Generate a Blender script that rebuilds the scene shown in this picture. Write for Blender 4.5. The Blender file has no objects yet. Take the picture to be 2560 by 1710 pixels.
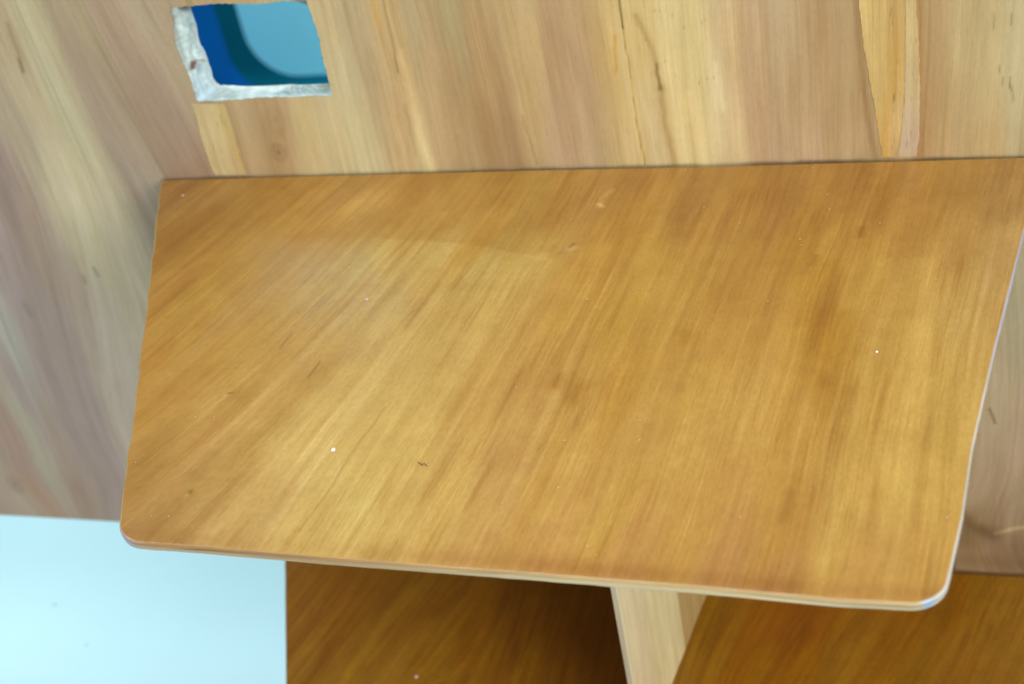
import bpy, math, random
import numpy as np
from mathutils import Matrix, Vector
random.seed(4); rng = np.random.default_rng(7)
sc = bpy.context.scene; COL = sc.collection

# ------------------------------------------------------------------ camera
F = 3373.0; PC = np.array([1280.0, 855.0])          # focal length / centre of the 2560 px photograph
def unit(v): return np.asarray(v, float) / np.linalg.norm(v)
wx = unit([11080., 136., -3373.]); wz = -unit([970., 4645., 3373.])
wy = unit(np.cross(wz, wx)); wx = unit(np.cross(wy, wz))
R = np.stack([wx, wy, wz])                           # camera frame (x right, y down, z forward) -> world
def ray(p): return R @ unit([p[0] - PC[0], p[1] - PC[1], F])
CAM = -ray((1280, 424)) * 0.75
def on_y(p, y=0.0): r = ray(p); return CAM + r * (y - CAM[1]) / r[1]
def on_z(p, z=0.0): r = ray(p); return CAM + r * (z - CAM[2]) / r[2]
cd = bpy.data.cameras.new("camera"); cam = bpy.data.objects.new("camera", cd); COL.objects.link(cam)
Mx = Matrix(((R[0, 0], -R[0, 1], -R[0, 2]), (R[1, 0], -R[1, 1], -R[1, 2]), (R[2, 0], -R[2, 1], -R[2, 2]))).to_4x4()
Mx.translation = Vector(CAM); cam.matrix_world = Mx
cd.sensor_width = 36; cd.lens = F / 2560 * 36; cd.clip_start = 0.01; cd.clip_end = 60
cd.dof.use_dof = True; cd.dof.focus_distance = 0.60; cd.dof.aperture_fstop = 9.0
sc.camera = cam

# ------------------------------------------------------------------ world, lamps, exposure
w = bpy.data.worlds.new("World"); sc.world = w; w.use_nodes = True
w.node_tree.nodes["Background"].inputs[0].default_value = (1.0, .97, .93, 1)
w.node_tree.nodes["Background"].inputs[1].default_value = 0.40
def area(name, loc, tgt, sx, sy, power, col):
    l = bpy.data.lights.new(name, 'AREA'); l.shape = 'RECTANGLE'; l.size = sx; l.size_y = sy
    l.energy = power; l.color = col
    o = bpy.data.objects.new(name, l); COL.objects.link(o); o.location = loc
    o.rotation_euler = (Vector(tgt) - Vector(loc)).to_track_quat('-Z', 'Y').to_euler(); return o
area("window_light", (1.55, -1.45, .75), (0, -.1, -.15), 1.2, 1.1, 34, (1.0, .97, .93))
area("top_fill", (-.3, -1.1, 2.0), (0, -.1, -.1), 1.4, 1.0, 15.5, (1.0, .98, .95))  # added fill from above; no such lamp is seen
area("rear_fill", (-1.15, .42, 1.30), (-.45, .95, -.40), .8, .8, 25, (.96, .98, 1.0))  # added, unseen: brightens the floor and the wall behind the panel
sc.view_settings.view_transform = 'Standard'; sc.view_settings.look = 'None'
sc.view_settings.exposure = 0.30; sc.view_settings.gamma = 1.0

# ------------------------------------------------------------------ helpers
def lin(c):
    c = np.asarray(c, float) / 255.0
    return np.where(c <= .04045, c / 12.92, ((c + .055) / 1.055) ** 2.4)
def sstep(a, b, x):
    t = np.clip((x - a) / (b - a), 0, 1); return t * t * (3 - 2 * t)
class Noise2:
    def __init__(s, seed): s.t = np.random.default_rng(seed).random((256, 256))
    def __call__(s, x, y):
        x = np.asarray(x); y = np.asarray(y)
        xi = np.floor(x).astype(int); yi = np.floor(y).astype(int); fx = x - xi; fy = y - yi
        fx = fx * fx * (3 - 2 * fx); fy = fy * fy * (3 - 2 * fy)
        g = lambda a, b: s.t[a & 255, b & 255]
        return (g(xi, yi) * (1 - fx) + g(xi + 1, yi) * fx) * (1 - fy) + (g(xi, yi + 1) * (1 - fx) + g(xi + 1, yi + 1) * fx) * fy
N1, N2, N3, N4, N5, N6 = [Noise2(i) for i in (11, 12, 13, 14, 15, 16)]
def mesh_np(name, V, Q, mat, parent=None, col=None, uv=None, smooth=False, mats=None, midx=None):
    V = np.asarray(V, np.float32); me = bpy.data.meshes.new(name)
    if isinstance(Q, np.ndarray):
        nf, k = Q.shape
        me.vertices.add(len(V)); me.vertices.foreach_set('co', V.ravel())
        me.loops.add(nf * k); me.loops.foreach_set('vertex_index', Q.astype(np.int32).ravel())
        me.polygons.add(nf); me.polygons.foreach_set('loop_start', np.arange(0, nf * k, k, dtype=np.int32))
        me.polygons.foreach_set('loop_total', np.full(nf, k, np.int32)); me.update(calc_edges=True)
    else:
        me.from_pydata([tuple(v) for v in V.tolist()], [], [tuple(int(i) for i in f) for f in Q]); me.update()
    li = np.empty(len(me.loops), np.int32); me.loops.foreach_get('vertex_index', li)
    if uv is not None:
        l = me.uv_layers.new(name='grain'); l.data.foreach_set('uv', np.asarray(uv, np.float32)[li].ravel())
    if col is not None:
        c = np.ones((len(V), 4), np.float32); c[:, :3] = col
        a = me.color_attributes.new('wood', 'FLOAT_COLOR', 'POINT'); a.data.foreach_set('color', c.ravel())
    me.polygons.foreach_set('use_smooth', np.full(len(me.polygons), smooth)); me.validate()
    me.materials.append(mat)
    o = bpy.data.objects.new(name, me); COL.objects.link(o)
    if parent is not None: o.parent = parent
    return o
def tag(o, label=None, cat=None, group=None, kind=None):
    for k, v in (('label', label), ('category', cat), ('group', group), ('kind', kind)):
        if v: o[k] = v
    return o
def idw(u, v, S, su, sv, p=2.0, gain=1.0):
    mean = np.mean([q_[2] for q_ in S], 0)
    S = [(a, b, mean + (c - mean) * gain) for a, b, c in S]
    out = np.zeros((len(u), 3)); W = np.zeros(len(u))
    for (a, b, c) in S:
        d = ((u - a) / su) ** 2 + ((v - b) / sv) ** 2 + 0.08
        ww = d ** (-p); out += ww[:, None] * c; W += ww
    return out / W[:, None]
def line_mask(a, b, pts, width):
    """distance falloff to a polyline given in surface coordinates"""
    m = np.zeros(len(a))
    for (p, q) in zip(pts[:-1], pts[1:]):
        d = np.array(q) - np.array(p); L = d @ d
        t = np.clip(((a - p[0]) * d[0] + (b - p[1]) * d[1]) / L, 0, 1)
        dist = np.hypot(a - p[0] - t * d[0], b - p[1] - t * d[1])
        m = np.maximum(m, np.exp(-(dist / width) ** 2))
    return m

# ------------------------------------------------------------------ materials
def new_mat(name):
    m = bpy.data.materials.new(name); m.use_nodes = True
    nt = m.node_tree; b = nt.nodes['Principled BSDF']; return m, nt, b
def wood_mat(name, fibre=.10, streak=.10, pore=.35, rough=.38, coat=.5, coat_r=.22, bump=.12, tint=(1, 1, 1), thread=.10, dark=.85, ps=(1100, 130)):
    m, nt, b = new_mat(name); N = nt.nodes; L = nt.links
    at = N.new('ShaderNodeAttribute'); at.attribute_name = 'wood'
    uv = N.new('ShaderNodeUVMap'); uv.uv_map = 'grain'
    def noise(sx, sy, detail=3.0, off=0.0, rgh=.6):
        mp = N.new('ShaderNodeMapping'); mp.inputs['Scale'].default_value = (sx, sy, 1); mp.inputs['Location'].default_value = (off, off * .7, 0)
        L.new(uv.outputs[0], mp.inputs[0]); n = N.new('ShaderNodeTexNoise'); n.inputs['Scale'].default_value = 1
        n.inputs['Detail'].default_value = detail; n.inputs['Roughness'].default_value = rgh
        L.new(mp.outputs[0], n.inputs['Vector']); return n.outputs[0]
    def rng_(src, a, b_, lo, hi):
        r = N.new('ShaderNodeMapRange'); r.inputs[1].default_value = a; r.inputs[2].default_value = b_
        r.inputs[3].default_value = lo; r.inputs[4].default_value = hi; L.new(src, r.inputs[0]); return r.outputs[0]
    def mul(a, b_):
        x = N.new('ShaderNodeMath'); x.operation = 'MULTIPLY'; L.new(a, x.inputs[0]); L.new(b_, x.inputs[1]); return x.outputs[0]
    f1 = noise(1500, 45, 3); f2 = noise(420, 9, 3, 3.1); f3 = noise(ps[0], ps[1], 2, 9.7); f4 = noise(90, 35, 4, 5.5)
    f5 = noise(900, 5, 2, 21.3); f6 = noise(760, 7, 2, 33.1)
    k0 = mul(mul(rng_(f1, .25, .75, 1 - fibre, 1 + fibre), rng_(f2, .28, .72, 1 - streak, 1 + streak)),
            mul(rng_(f3, .22, .36, 1 - pore, 1), rng_(f4, .25, .75, .95, 1.05)))
    f7 = noise(38, 11, 3, 51.0); msk = rng_(f7, .40, .60, .15, 1.0)
    def masked(fs):                                  # fade a factor back to 1 where the mask is low
        a_ = N.new('ShaderNodeMath'); a_.operation = 'SUBTRACT'; a_.inputs[1].default_value = 1; L.new(fs, a_.inputs[0])
        b2 = N.new('ShaderNodeMath'); b2.operation = 'MULTIPLY_ADD'; L.new(a_.outputs[0], b2.inputs[0]); L.new(msk, b2.inputs[1]); b2.inputs[2].default_value = 1; return b2.outputs[0]
    k = mul(mul(k0, masked(rng_(f5, .58, .68, 1.0, 1 + thread * 1.25))), masked(rng_(f6, .60, .70, 1.0, 1 - thread)))
    # streaks with torn, jagged sides: grain coordinate nudged by a fine fleck noise
    def warped(sx, sy, wamp, off, detail=3.0):
        fl_ = N.new('ShaderNodeTexNoise'); fl_.inputs['Scale'].default_value = 1; fl_.inputs['Detail'].default_value = 2
        m1 = N.new('ShaderNodeMapping'); m1.inputs['Scale'].default_value = (260, 330, 1); m1.inputs['Location'].default_value = (off, off, 0); L.new(uv.outputs[0], m1.inputs[0]); L.new(m1.outputs[0], fl_.inputs['Vector'])
        sub = N.new('ShaderNodeVectorMath'); sub.operation = 'SUBTRACT'; sub.inputs[1].default_value = (.5, .5, .5); L.new(fl_.outputs['Color'], sub.inputs[0])
        ml = N.new('ShaderNodeVectorMath'); ml.operation = 'MULTIPLY'; ml.inputs[1].default_value = (wamp, wamp * 6, 0); L.new(sub.outputs[0], ml.inputs[0])
        ad_ = N.new('ShaderNodeVectorMath'); ad_.operation = 'ADD'; L.new(uv.outputs[0], ad_.inputs[0]); L.new(ml.outputs[0], ad_.inputs[1])
        mp = N.new('ShaderNodeMapping'); mp.inputs['Scale'].default_value = (sx, sy, 1); mp.inputs['Location'].default_value = (off * 3, off, 0); L.new(ad_.outputs[0], mp.inputs[0])
        n = N.new('ShaderNodeTexNoise'); n.inputs['Scale'].default_value = 1; n.inputs['Detail'].default_value = detail; n.inputs['Roughness'].default_value = .65; L.new(mp.outputs[0], n.inputs['Vector'])
        return n.outputs[0]
    w1 = warped(115, 8, .0020, 2.3, 5); w2 = warped(430, 22, .0010, 7.9, 3); w3 = noise(800, 300, 2, 4.4)
    def tinted(src, fac_sock, tint_):
        mt = N.new('ShaderNodeVectorMath'); mt.operation = 'MULTIPLY'; mt.inputs[1].default_value = tint_; L.new(src, mt.inputs[0])
        mx = N.new('ShaderNodeMix'); mx.data_type = 'VECTOR'; L.new(fac_sock, mx.inputs['Factor'])
        va = [i for i in mx.inputs if i.name in ('A', 'B') and i.type == 'VECTOR']; L.new(src, va[0]); L.new(mt.outputs[0], va[1])
        return [o_ for o_ in mx.outputs if o_.type == 'VECTOR'][0]
    d_ = dark
    csrc = tinted(at.outputs['Color'], rng_(w1, .47, .70, 0, 1), (1 - .12 * d_, 1 - .19 * d_, 1 - .32 * d_))
    csrc = tinted(csrc, mul(rng_(w2, .50, .66, 0, 1), msk), (1 - .14 * d_, 1 - .21 * d_, 1 - .36 * d_))
    csrc = tinted(csrc, rng_(w1, .46, .28, 0, 1), (1 + .07 * d_, 1 + .09 * d_, 1 + .18 * d_))
    csrc = tinted(csrc, rng_(w2, .45, .30, 0, 1), (1 + .08 * d_, 1 + .11 * d_, 1 + .20 * d_))
    csrc = tinted(csrc, rng_(w3, .35, .70, 0, 1), (1 - .11 * d_, 1 - .14 * d_, 1 - .21 * d_))
    vm = N.new('ShaderNodeVectorMath'); vm.operation = 'SCALE'; L.new(csrc, vm.inputs[0]); L.new(k, vm.inputs['Scale'])
    vt = N.new('ShaderNodeVectorMath'); vt.operation = 'MULTIPLY'; vt.inputs[1].default_value = tint; L.new(vm.outputs[0], vt.inputs[0])
    L.new(vt.outputs[0], b.inputs['Base Color'])
    L.new(rng_(f4, .3, .7, rough - .06, rough + .08), b.inputs['Roughness'])
    b.inputs['Coat Weight'].default_value = coat; b.inputs['Coat Roughness'].default_value = coat_r
    bp = N.new('ShaderNodeBump'); bp.inputs['Strength'].default_value = bump; bp.inputs['Distance'].default_value = .0004
    ad = N.new('ShaderNodeMath'); ad.operation = 'ADD'; L.new(f1, ad.inputs[0]); L.new(f3, ad.inputs[1])
    L.new(ad.outputs[0], bp.inputs['Height']); L.new(bp.outputs[0], b.inputs['Normal'])
    return m
def plain(name, c, rough=.6, spec=.5, nscale=None, amt=.1, bump=0, coat=0):
    m, nt, b = new_mat(name); N = nt.nodes; L = nt.links
    b.inputs['Base Color'].default_value = (*c, 1); b.inputs['Roughness'].default_value = rough
    b.inputs['Specular IOR Level'].default_value = spec; b.inputs['Coat Weight'].default_value = coat
    if nscale:
        tc = N.new('ShaderNodeTexCoord'); n = N.new('ShaderNodeTexNoise'); n.inputs['Scale'].default_value = nscale; n.inputs['Detail'].default_value = 5
        L.new(tc.outputs['Object'], n.inputs['Vector'])
        r = N.new('ShaderNodeMapRange'); r.inputs[1].default_value = .3; r.inputs[2].default_value = .7
        r.inputs[3].default_value = 1 - amt; r.inputs[4].default_value = 1 + amt; L.new(n.outputs[0], r.inputs[0])
        v = N.new('ShaderNodeVectorMath'); v.operation = 'SCALE'; v.inputs[0].default_value = c; L.new(r.outputs[0], v.inputs['Scale'])
        L.new(v.outputs[0], b.inputs['Base Color'])
        if bump:
            bp = N.new('ShaderNodeBump'); bp.inputs['Strength'].default_value = bump; bp.inputs['Distance'].default_value = .002
            L.new(n.outputs[0], bp.inputs['Height']); L.new(bp.outputs[0], b.inputs['Normal'])
    return m
M_panel = wood_mat('pale_plywood', dark=.42, fibre=.07, streak=.07, pore=.22, rough=.5, coat=.12, coat_r=.3)
M_shelf = wood_mat('amber_varnished_plywood', thread=.15, dark=.95, fibre=.035, streak=.035, pore=.22, rough=.40, coat=.32, coat_r=.30)
M_lower = wood_mat('dark_amber_plywood', dark=1.2, fibre=.10, streak=.14, pore=.25, rough=.5, coat=.0, coat_r=.22)
M_lower.node_tree.nodes['Principled BSDF'].inputs['Specular IOR Level'].default_value = .25
M_patch = wood_mat('yellow_inlay_veneer', ps=(620, 75), dark=.5, fibre=.10, streak=.08, pore=.5, rough=.45, coat=.3, coat_r=.3)
M_edge = wood_mat('plywood_edge', dark=.25, fibre=.05, streak=.07, pore=.12, rough=.33, coat=.6, coat_r=.2, bump=.3)
M_rim = wood_mat('rough_painted_cut', dark=.3, fibre=.06, streak=.10, pore=.15, rough=.7, coat=.0, bump=.7)

# ================================================================== SETTING
ZF = -.50
floor_mat = plain('pale_cyan_floor', (.395, .60, .66), .55, .4, 3.0, .04)
fl = mesh_np('floor', [(-12, -12, ZF), (12, -12, ZF), (12, 12, ZF), (-12, 12, ZF)], [(0, 1, 2, 3)], floor_mat)
tag(fl, kind='structure')
wall_mat = plain('pale_blue_wall', (.30, .88, .97), .8, .1, 4.0, .03)
wl = mesh_np('wall', [(-2.2, 1.1, ZF), (1.6, 1.1, ZF), (1.6, 1.1, .9), (-2.2, 1.1, .9), (-2.2, 1.17, ZF), (1.6, 1.17, ZF), (1.6, 1.17, .9), (-2.2, 1.17, .9)],
             [(0, 1, 2, 3), (5, 4, 7, 6), (3, 2, 6, 7), (1, 5, 6, 2), (4, 0, 3, 7)], wall_mat)
tag(wl, kind='structure')

# blue board with a rounded window, standing behind the panel
def rounded_rect(x0, x1, z0, z1, r, n=10):
    P = []
    for cx, cz, a0 in ((x1 - r, z1 - r, 0), (x0 + r, z1 - r, 90), (x0 + r, z0 + r, 180), (x1 - r, z0 + r, 270)):
        for i in range(n + 1):
            a = math.radians(a0 + 90 * i / n); P.append((cx + r * math.cos(a), cz + r * math.sin(a)))
    return P
YB = .80; TB = .052
hb = on_y((602, 60), YB + TB); hz = on_y((740, 190), YB + TB)
inn = rounded_rect(hb[0], .30, hz[2], .02, .062)
out = []
for (x, z) in inn:                                   # outer rectangle point in the same direction
    cx, cz = (hb[0] + .30) / 2, (hz[2] + .02) / 2
    dx, dz = x - cx, z - cz
    bx0, bx1, bz0, bz1 = -1.15, .45, ZF, .09
    k = min(((bx1 if dx > 0 else bx0) - cx) / dx if abs(dx) > 1e-9 else 1e9, ((bz1 if dz > 0 else bz0) - cz) / dz if abs(dz) > 1e-9 else 1e9)
    out.append((cx + dx * k, cz + dz * k))
n_ = len(inn)
bb = bpy.data.objects.new('blue_board', None); COL.objects.link(bb); bb.location = (0, YB, ZF)
tag(bb, 'deep blue painted board with rounded window seen blurred through the square hole', 'board')
# add true corners to the outer ring
V = [(x, YB, z) for x, z in inn] + [(x, YB, z) for x, z in out] + [(x, YB + TB, z) for x, z in out] + [(x, YB + TB, z) for x, z in inn]
Q = []
for i in range(n_):
    j = (i + 1) % n_
    Q += [(i, n_ + i, n_ + j, j), (2 * n_ + i, 3 * n_ + i, 3 * n_ + j, 2 * n_ + j), (n_ + i, 2 * n_ + i, 2 * n_ + j, n_ + j)]
blue_mat = plain('deep_blue_paint', (.000, .085, .33), .8, .05, 5.0, .40)
o = mesh_np('painted_face', np.array(V) - [0, YB, ZF], Q, blue_mat, bb)
V2 = [(x, YB - .0004, z) for x, z in inn] + [(x, YB + TB + .0004, z) for x, z in inn]
teal_mat = plain('teal_paint', (.000, .09, .15), .8, .05, 8.0, .15)
mesh_np('window_reveal', np.array(V2) - [0, YB, ZF], [(i, (i + 1) % n_, n_ + (i + 1) % n_, n_ + i) for i in range(n_)], teal_mat, bb)

# ================================================================== SHELF UNIT
ZB = -.2959                                          # top of the lower shelf
PT = .014                                            # panel thickness
BT = .0041                                           # shelf thickness
unit_o = bpy.data.objects.new('plywood_shelf_unit', None); COL.objects.link(unit_o); unit_o.location = (0, 0, ZF)
tag(unit_o, 'amber plywood shelf unit with cut out tall back panel, two shelves and a slim divider', 'shelf unit')
OFF = np.array([0, 0, ZF])

# ---- colours: (photo px, photo py, r, g, b) give the veneer figure, with light and shade baked in; they are laid out in panel coordinates
PAN = [(0,60,176,160,120),(30,200,184,168,130),(90,60,190,180,140),(150,250,190,182,142),(200,60,178,164,126),(60,330,172,158,126),
 (140,470,192,184,146),(10,470,150,134,118),(90,620,160,148,126),(230,560,196,190,152),(300,620,190,184,152),(20,640,158,148,134),
 (300,330,166,146,118),(330,120,176,154,124),(255,180,166,150,118),(370,200,164,140,116),(400,350,166,140,116),(350,450,160,144,122),(380,60,176,156,126),
 (120,800,160,150,134),(60,760,160,152,140),(10,820,172,176,162),(190,760,172,162,140),(280,850,186,180,158),(40,960,160,152,138),(80,1080,172,170,146),(150,1000,158,148,136),
 (230,1040,160,150,138),(260,1160,158,148,134),(10,1200,164,152,128),(100,1240,160,140,112),(40,1130,160,142,122),(200,1240,156,140,118),(180,900,160,150,136),(300,1000,180,172,152),(160,1150,166,156,136),
 (620,300,184,158,118),(700,270,182,154,114),(690,385,176,148,106),(760,350,192,172,126),(840,330,200,184,142),(900,120,182,162,126),(820,60,196,176,134),(900,330,200,188,146),(870,200,196,184,146),
 (1000,150,190,164,118),(1010,300,198,172,128),(1060,400,206,188,142),(970,30,192,166,118),(1040,100,180,160,122),(1110,380,186,160,120),(1080,200,186,160,120),
 (1130,60,174,158,118),(1150,250,176,150,110),(1220,300,170,140,100),(1200,150,176,148,106),(1270,380,168,140,104),(1320,60,186,158,112),(1330,240,192,166,120),(1310,10,194,172,128),
 (1380,100,176,146,110),(1400,300,176,148,114),(1390,390,182,156,122),(1460,200,178,150,114),(1480,370,184,160,126),(1440,20,180,152,112),(1530,350,192,168,122),(1500,100,190,162,112),
 (1540,200,196,170,114),(1590,60,204,180,124),(1600,300,206,184,132),(1570,390,206,182,134),(1640,380,208,188,142),(1680,200,208,188,136),(1740,150,206,188,134),(1740,330,210,190,138),
 (1790,230,214,196,152),(1810,60,196,170,126),(1840,380,200,178,134),(1800,10,200,178,136),(1880,120,182,154,118),(1900,300,180,150,114),(1960,380,186,160,126),(1960,100,188,164,128),(2000,230,182,156,118),
 (2060,60,178,148,108),(2080,300,174,146,106),(2120,380,176,150,112),(2120,180,170,144,104),(2030,390,188,160,126),
 (2320,60,178,148,104),(2330,250,174,142,98),(2400,100,186,162,116),(2400,300,182,156,112),(2460,200,190,168,122),(2540,120,186,168,126),(2540,300,184,166,126),(2360,380,186,158,112),(2480,380,188,162,114),
 (2540,800,170,154,122),(2500,1000,176,154,122),(2540,1100,174,148,120),(2460,1200,170,146,118),(2540,1280,164,142,112),(2430,1330,150,126,92),(2500,1400,146,118,90),(2550,1400,140,114,86),(2420,1400,150,124,92)]
SHF = [(430,480,162,120,62),(420,600,160,114,44),(560,470,170,128,66),(560,560,168,124,52),(700,500,172,128,58),(640,620,188,146,72),(500,720,184,144,62),(420,750,178,130,54),
 (480,820,192,150,72),(380,900,184,136,58),(400,1000,188,142,64),(450,950,194,152,76),(600,760,190,150,84),(700,700,192,152,84),(820,560,196,152,80),(760,640,196,156,88),
 (900,460,176,132,66),(1050,480,174,128,58),(1150,520,184,142,70),(1250,480,178,136,66),(1000,570,186,142,70),(1200,600,184,142,66),
 (950,620,196,166,96),(1080,640,194,164,94),(1200,680,198,170,104),(1320,640,194,162,90),(1000,750,200,168,104),(1150,800,204,172,106),(1280,750,198,164,94),
 (900,850,202,168,100),(1050,900,206,174,106),(800,900,200,162,92),(720,850,196,156,84),(700,960,198,160,92),(620,900,194,154,80),(560,1000,198,158,86),(480,1100,188,146,80),(380,1120,178,136,68),
 (340,1200,172,130,62),(420,1220,180,140,78),(380,1310,170,130,70),(520,1250,188,152,92),(600,1150,198,162,96),(700,1100,206,174,106),(800,1050,212,182,112),(830,1200,216,190,122),(900,1280,216,190,120),
 (900,1120,212,182,112),(760,1300,208,178,110),(650,1300,196,162,100),(1000,1200,210,180,110),(1050,1040,208,176,106),(1000,1340,206,174,104),(1150,1150,204,168,98),(1100,1300,204,168,98),
 (1200,1000,200,160,90),(1250,1150,196,156,92),(1200,1330,198,158,92),(1300,1050,196,156,90),(1350,900,190,148,78),(1400,800,188,146,70),(1300,900,192,152,84),(1450,1000,196,156,84),(1400,1200,202,162,88),(1380,1340,194,150,84),
 (1400,520,176,132,62),(1500,480,178,136,70),(1600,450,170,124,60),(1560,560,176,132,56),(1500,640,190,148,70),(1600,700,192,152,72),(1560,800,190,150,68),(1660,800,196,156,78),(1560,950,190,146,66),(1600,1100,198,158,86),(1550,1250,200,160,84),(1560,1400,188,142,80),
 (1750,480,166,120,56),(1800,560,176,130,56),(1760,650,186,144,66),(1850,700,182,138,60),(1900,800,186,142,66),(1800,850,194,152,76),(1750,950,196,156,78),(1850,1000,198,158,84),(1700,1150,200,160,88),(1750,1300,198,156,84),(1800,1430,186,140,82),
 (1950,500,166,120,56),(2000,620,178,134,52),(2050,700,180,136,52),(2080,850,182,138,52),(2050,950,184,140,58),(2100,600,188,144,66),(2000,1050,192,150,74),(1960,1200,190,148,74),(1980,1300,188,144,70),(1950,1450,184,138,78),
 (2100,500,172,126,58),(2200,480,170,124,58),(2150,700,196,156,80),(2200,850,198,160,86),(2200,1000,202,164,88),(2150,1150,200,162,88),(2100,1300,204,168,94),(2150,1430,192,150,82),(2250,1150,204,168,92),
 (2300,560,182,138,70),(2300,700,196,158,86),(2300,900,204,168,92),(2400,480,172,130,66),(2400,620,188,148,84),(2400,800,196,162,94),(2350,1000,204,170,96),(2300,1200,204,170,96),(2280,1380,192,152,82),(2500,480,170,130,76),(2480,650,190,154,96),(2540,430,168,126,70)]
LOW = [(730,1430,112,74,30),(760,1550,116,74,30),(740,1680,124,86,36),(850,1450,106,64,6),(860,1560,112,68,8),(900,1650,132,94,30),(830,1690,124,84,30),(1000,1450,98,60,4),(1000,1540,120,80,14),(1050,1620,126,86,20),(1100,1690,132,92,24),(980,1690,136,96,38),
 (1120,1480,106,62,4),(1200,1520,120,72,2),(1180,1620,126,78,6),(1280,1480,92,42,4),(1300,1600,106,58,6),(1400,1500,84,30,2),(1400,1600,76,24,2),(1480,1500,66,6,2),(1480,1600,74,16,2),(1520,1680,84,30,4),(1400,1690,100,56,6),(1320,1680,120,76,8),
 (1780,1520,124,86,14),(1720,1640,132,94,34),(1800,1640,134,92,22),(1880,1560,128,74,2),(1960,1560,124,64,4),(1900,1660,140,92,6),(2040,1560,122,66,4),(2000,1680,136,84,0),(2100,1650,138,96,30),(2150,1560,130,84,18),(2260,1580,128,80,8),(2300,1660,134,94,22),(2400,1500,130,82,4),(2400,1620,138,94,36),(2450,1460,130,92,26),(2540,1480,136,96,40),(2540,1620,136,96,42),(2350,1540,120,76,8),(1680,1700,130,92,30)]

LOW = [(a, b, max(r, 94), max(g, 48), bl) for a, b, r, g, bl in LOW]  # shadow left of the divider stays in these colours, only lifted
def cloudy(u, v, seed=0, s=1.0):
    """figure along the grain: long soft streaks + short ones"""
    a = N1(u * 70 * s + seed, v * 3.0 + seed * .3); b = N2(u * 190 * s + seed, v * 7 + 3); c = N3(u * 420 * s + 5, v * 11 + seed)
    d = N4(u * 28 + seed, v * 14)
    return (a - .5) * .9 + (b - .5) * .8 + (c - .5) * .55 + (d - .5) * .5

# ---- back panel -------------------------------------------------------------
X0, X1 = on_y((-60, 900))[0] - .004, .30
FX = np.concatenate([np.linspace(-.80, -.49, 30)[:-1], np.arange(-.49, .30, .00085), np.linspace(.30, .62, 30)])
FZ = np.concatenate([np.arange(ZB + .0009, .125, .00095), np.linspace(.126, .85, 90)])  # unseen upper part raised to keep the rear lamp off the shelf
H0, H1, K0, K1 = -.192, -.084, .034, .119            # rectangle round the hole, filled by its own ring of faces
ix = np.searchsorted(FX, [H0, H1]); iz = np.searchsorted(FZ, [K0, K1])
FX[ix[0]], FX[ix[1]] = H0, H1; FZ[iz[0]], FZ[iz[1]] = K0, K1
XX, ZZ = np.meshgrid(FX, FZ)                         # rows z, cols x
nz, nx = XX.shape
idx = np.arange(nz * nx).reshape(nz, nx)
q = np.stack([idx[:-1, :-1], idx[:-1, 1:], idx[1:, 1:], idx[1:, :-1]], -1)
keep = np.ones(q.shape[:2], bool); keep[iz[0]:iz[1], ix[0]:ix[1]] = False
Qp = q[keep]
# hole outline (front face, traced on the panel's plane) and its rear outline
front_px = [(425,19),(432,60),(436,92),(441,120),(452,142),(461,166),(470,178),(476,200),(484,222),(493,250),(498,254),(560,250),(620,247),(672,243),(720,243),(780,240),(826,240),(830,236),(826,214),(816,180),(806,140),(801,100),(790,72),(778,36),(766,-2),(700,3),(640,9),(560,8),(530,10),(480,15),(455,16)]
back_px = [(476,16),(482,40),(490,60),(496,90),(502,112),(512,130),(519,145),(524,165),(531,190),(540,205),(552,213),(580,214),(640,216),(690,213),(730,210),(745,212),(790,210),(822,208),(826,200),(820,180),(812,150),(806,110),(800,90),(790,60),(779,25),(770,-8),(700,-10),(640,-12),(560,-8),(520,-4),(490,0)]
def resample(P, n):
    P = np.array(P + [P[0]], float); d = np.r_[0, np.cumsum(np.hypot(*np.diff(P, axis=0).T))]
    t = np.linspace(0, d[-1], n, endpoint=False); return np.stack([np.interp(t, d, P[:, 0]), np.interp(t, d, P[:, 1])], 1)
NH = 420
def both(Pf, Pb, n):                                  # same parameter on both outlines
    Pf = np.array(Pf + [Pf[0]], float); Pb = np.array(Pb + [Pb[0]], float)
    d = np.r_[0, np.cumsum(np.hypot(*np.diff(Pf, axis=0).T))]; t = np.linspace(0, d[-1], n, endpoint=False)
    return [np.stack([np.interp(t, d, Q_[:, 0]), np.interp(t, d, Q_[:, 1])], 1) for Q_ in (Pf, Pb)]
fp_, bp_ = both(front_px, back_px, NH)
hf = np.array([on_y(p) for p in fp_]); hbk = np.array([on_y(p, PT) for p in bp_])
tt = np.arange(NH)
hf[:, 0] += (N5(tt * .35, tt * 0) - .5) * .0010; hf[:, 2] += (N6(tt * .3, tt * 0 + 4) - .5) * .0007
# rectangle perimeter point for each outline point, by direction
hc = np.array([(H0 + H1) / 2, (K0 + K1) / 2])
def to_rect(P):
    d = P - hc; kx = np.where(d[:, 0] > 0, (H1 - hc[0]), (H0 - hc[0])) / np.where(np.abs(d[:, 0]) < 1e-9, 1e-9, d[:, 0])
    kz = np.where(d[:, 1] > 0, (K1 - hc[1]), (K0 - hc[1])) / np.where(np.abs(d[:, 1]) < 1e-9, 1e-9, d[:, 1])
    return hc + d * np.minimum(kx, kz)[:, None]
rc = to_rect(hf[:, [0, 2]])
for cx in (H0, H1):                                  # snap the nearest ones to the rectangle's corners
    for cz in (K0, K1):
        rc[np.argmin(np.hypot(rc[:, 0] - cx, rc[:, 1] - cz))] = (cx, cz)
NR = 16
ringP = np.concatenate([rc * (1 - k / NR) + hf[:, [0, 2]] * (k / NR) for k in range(NR + 1)])
base = nz * nx
Qr = []
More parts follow.
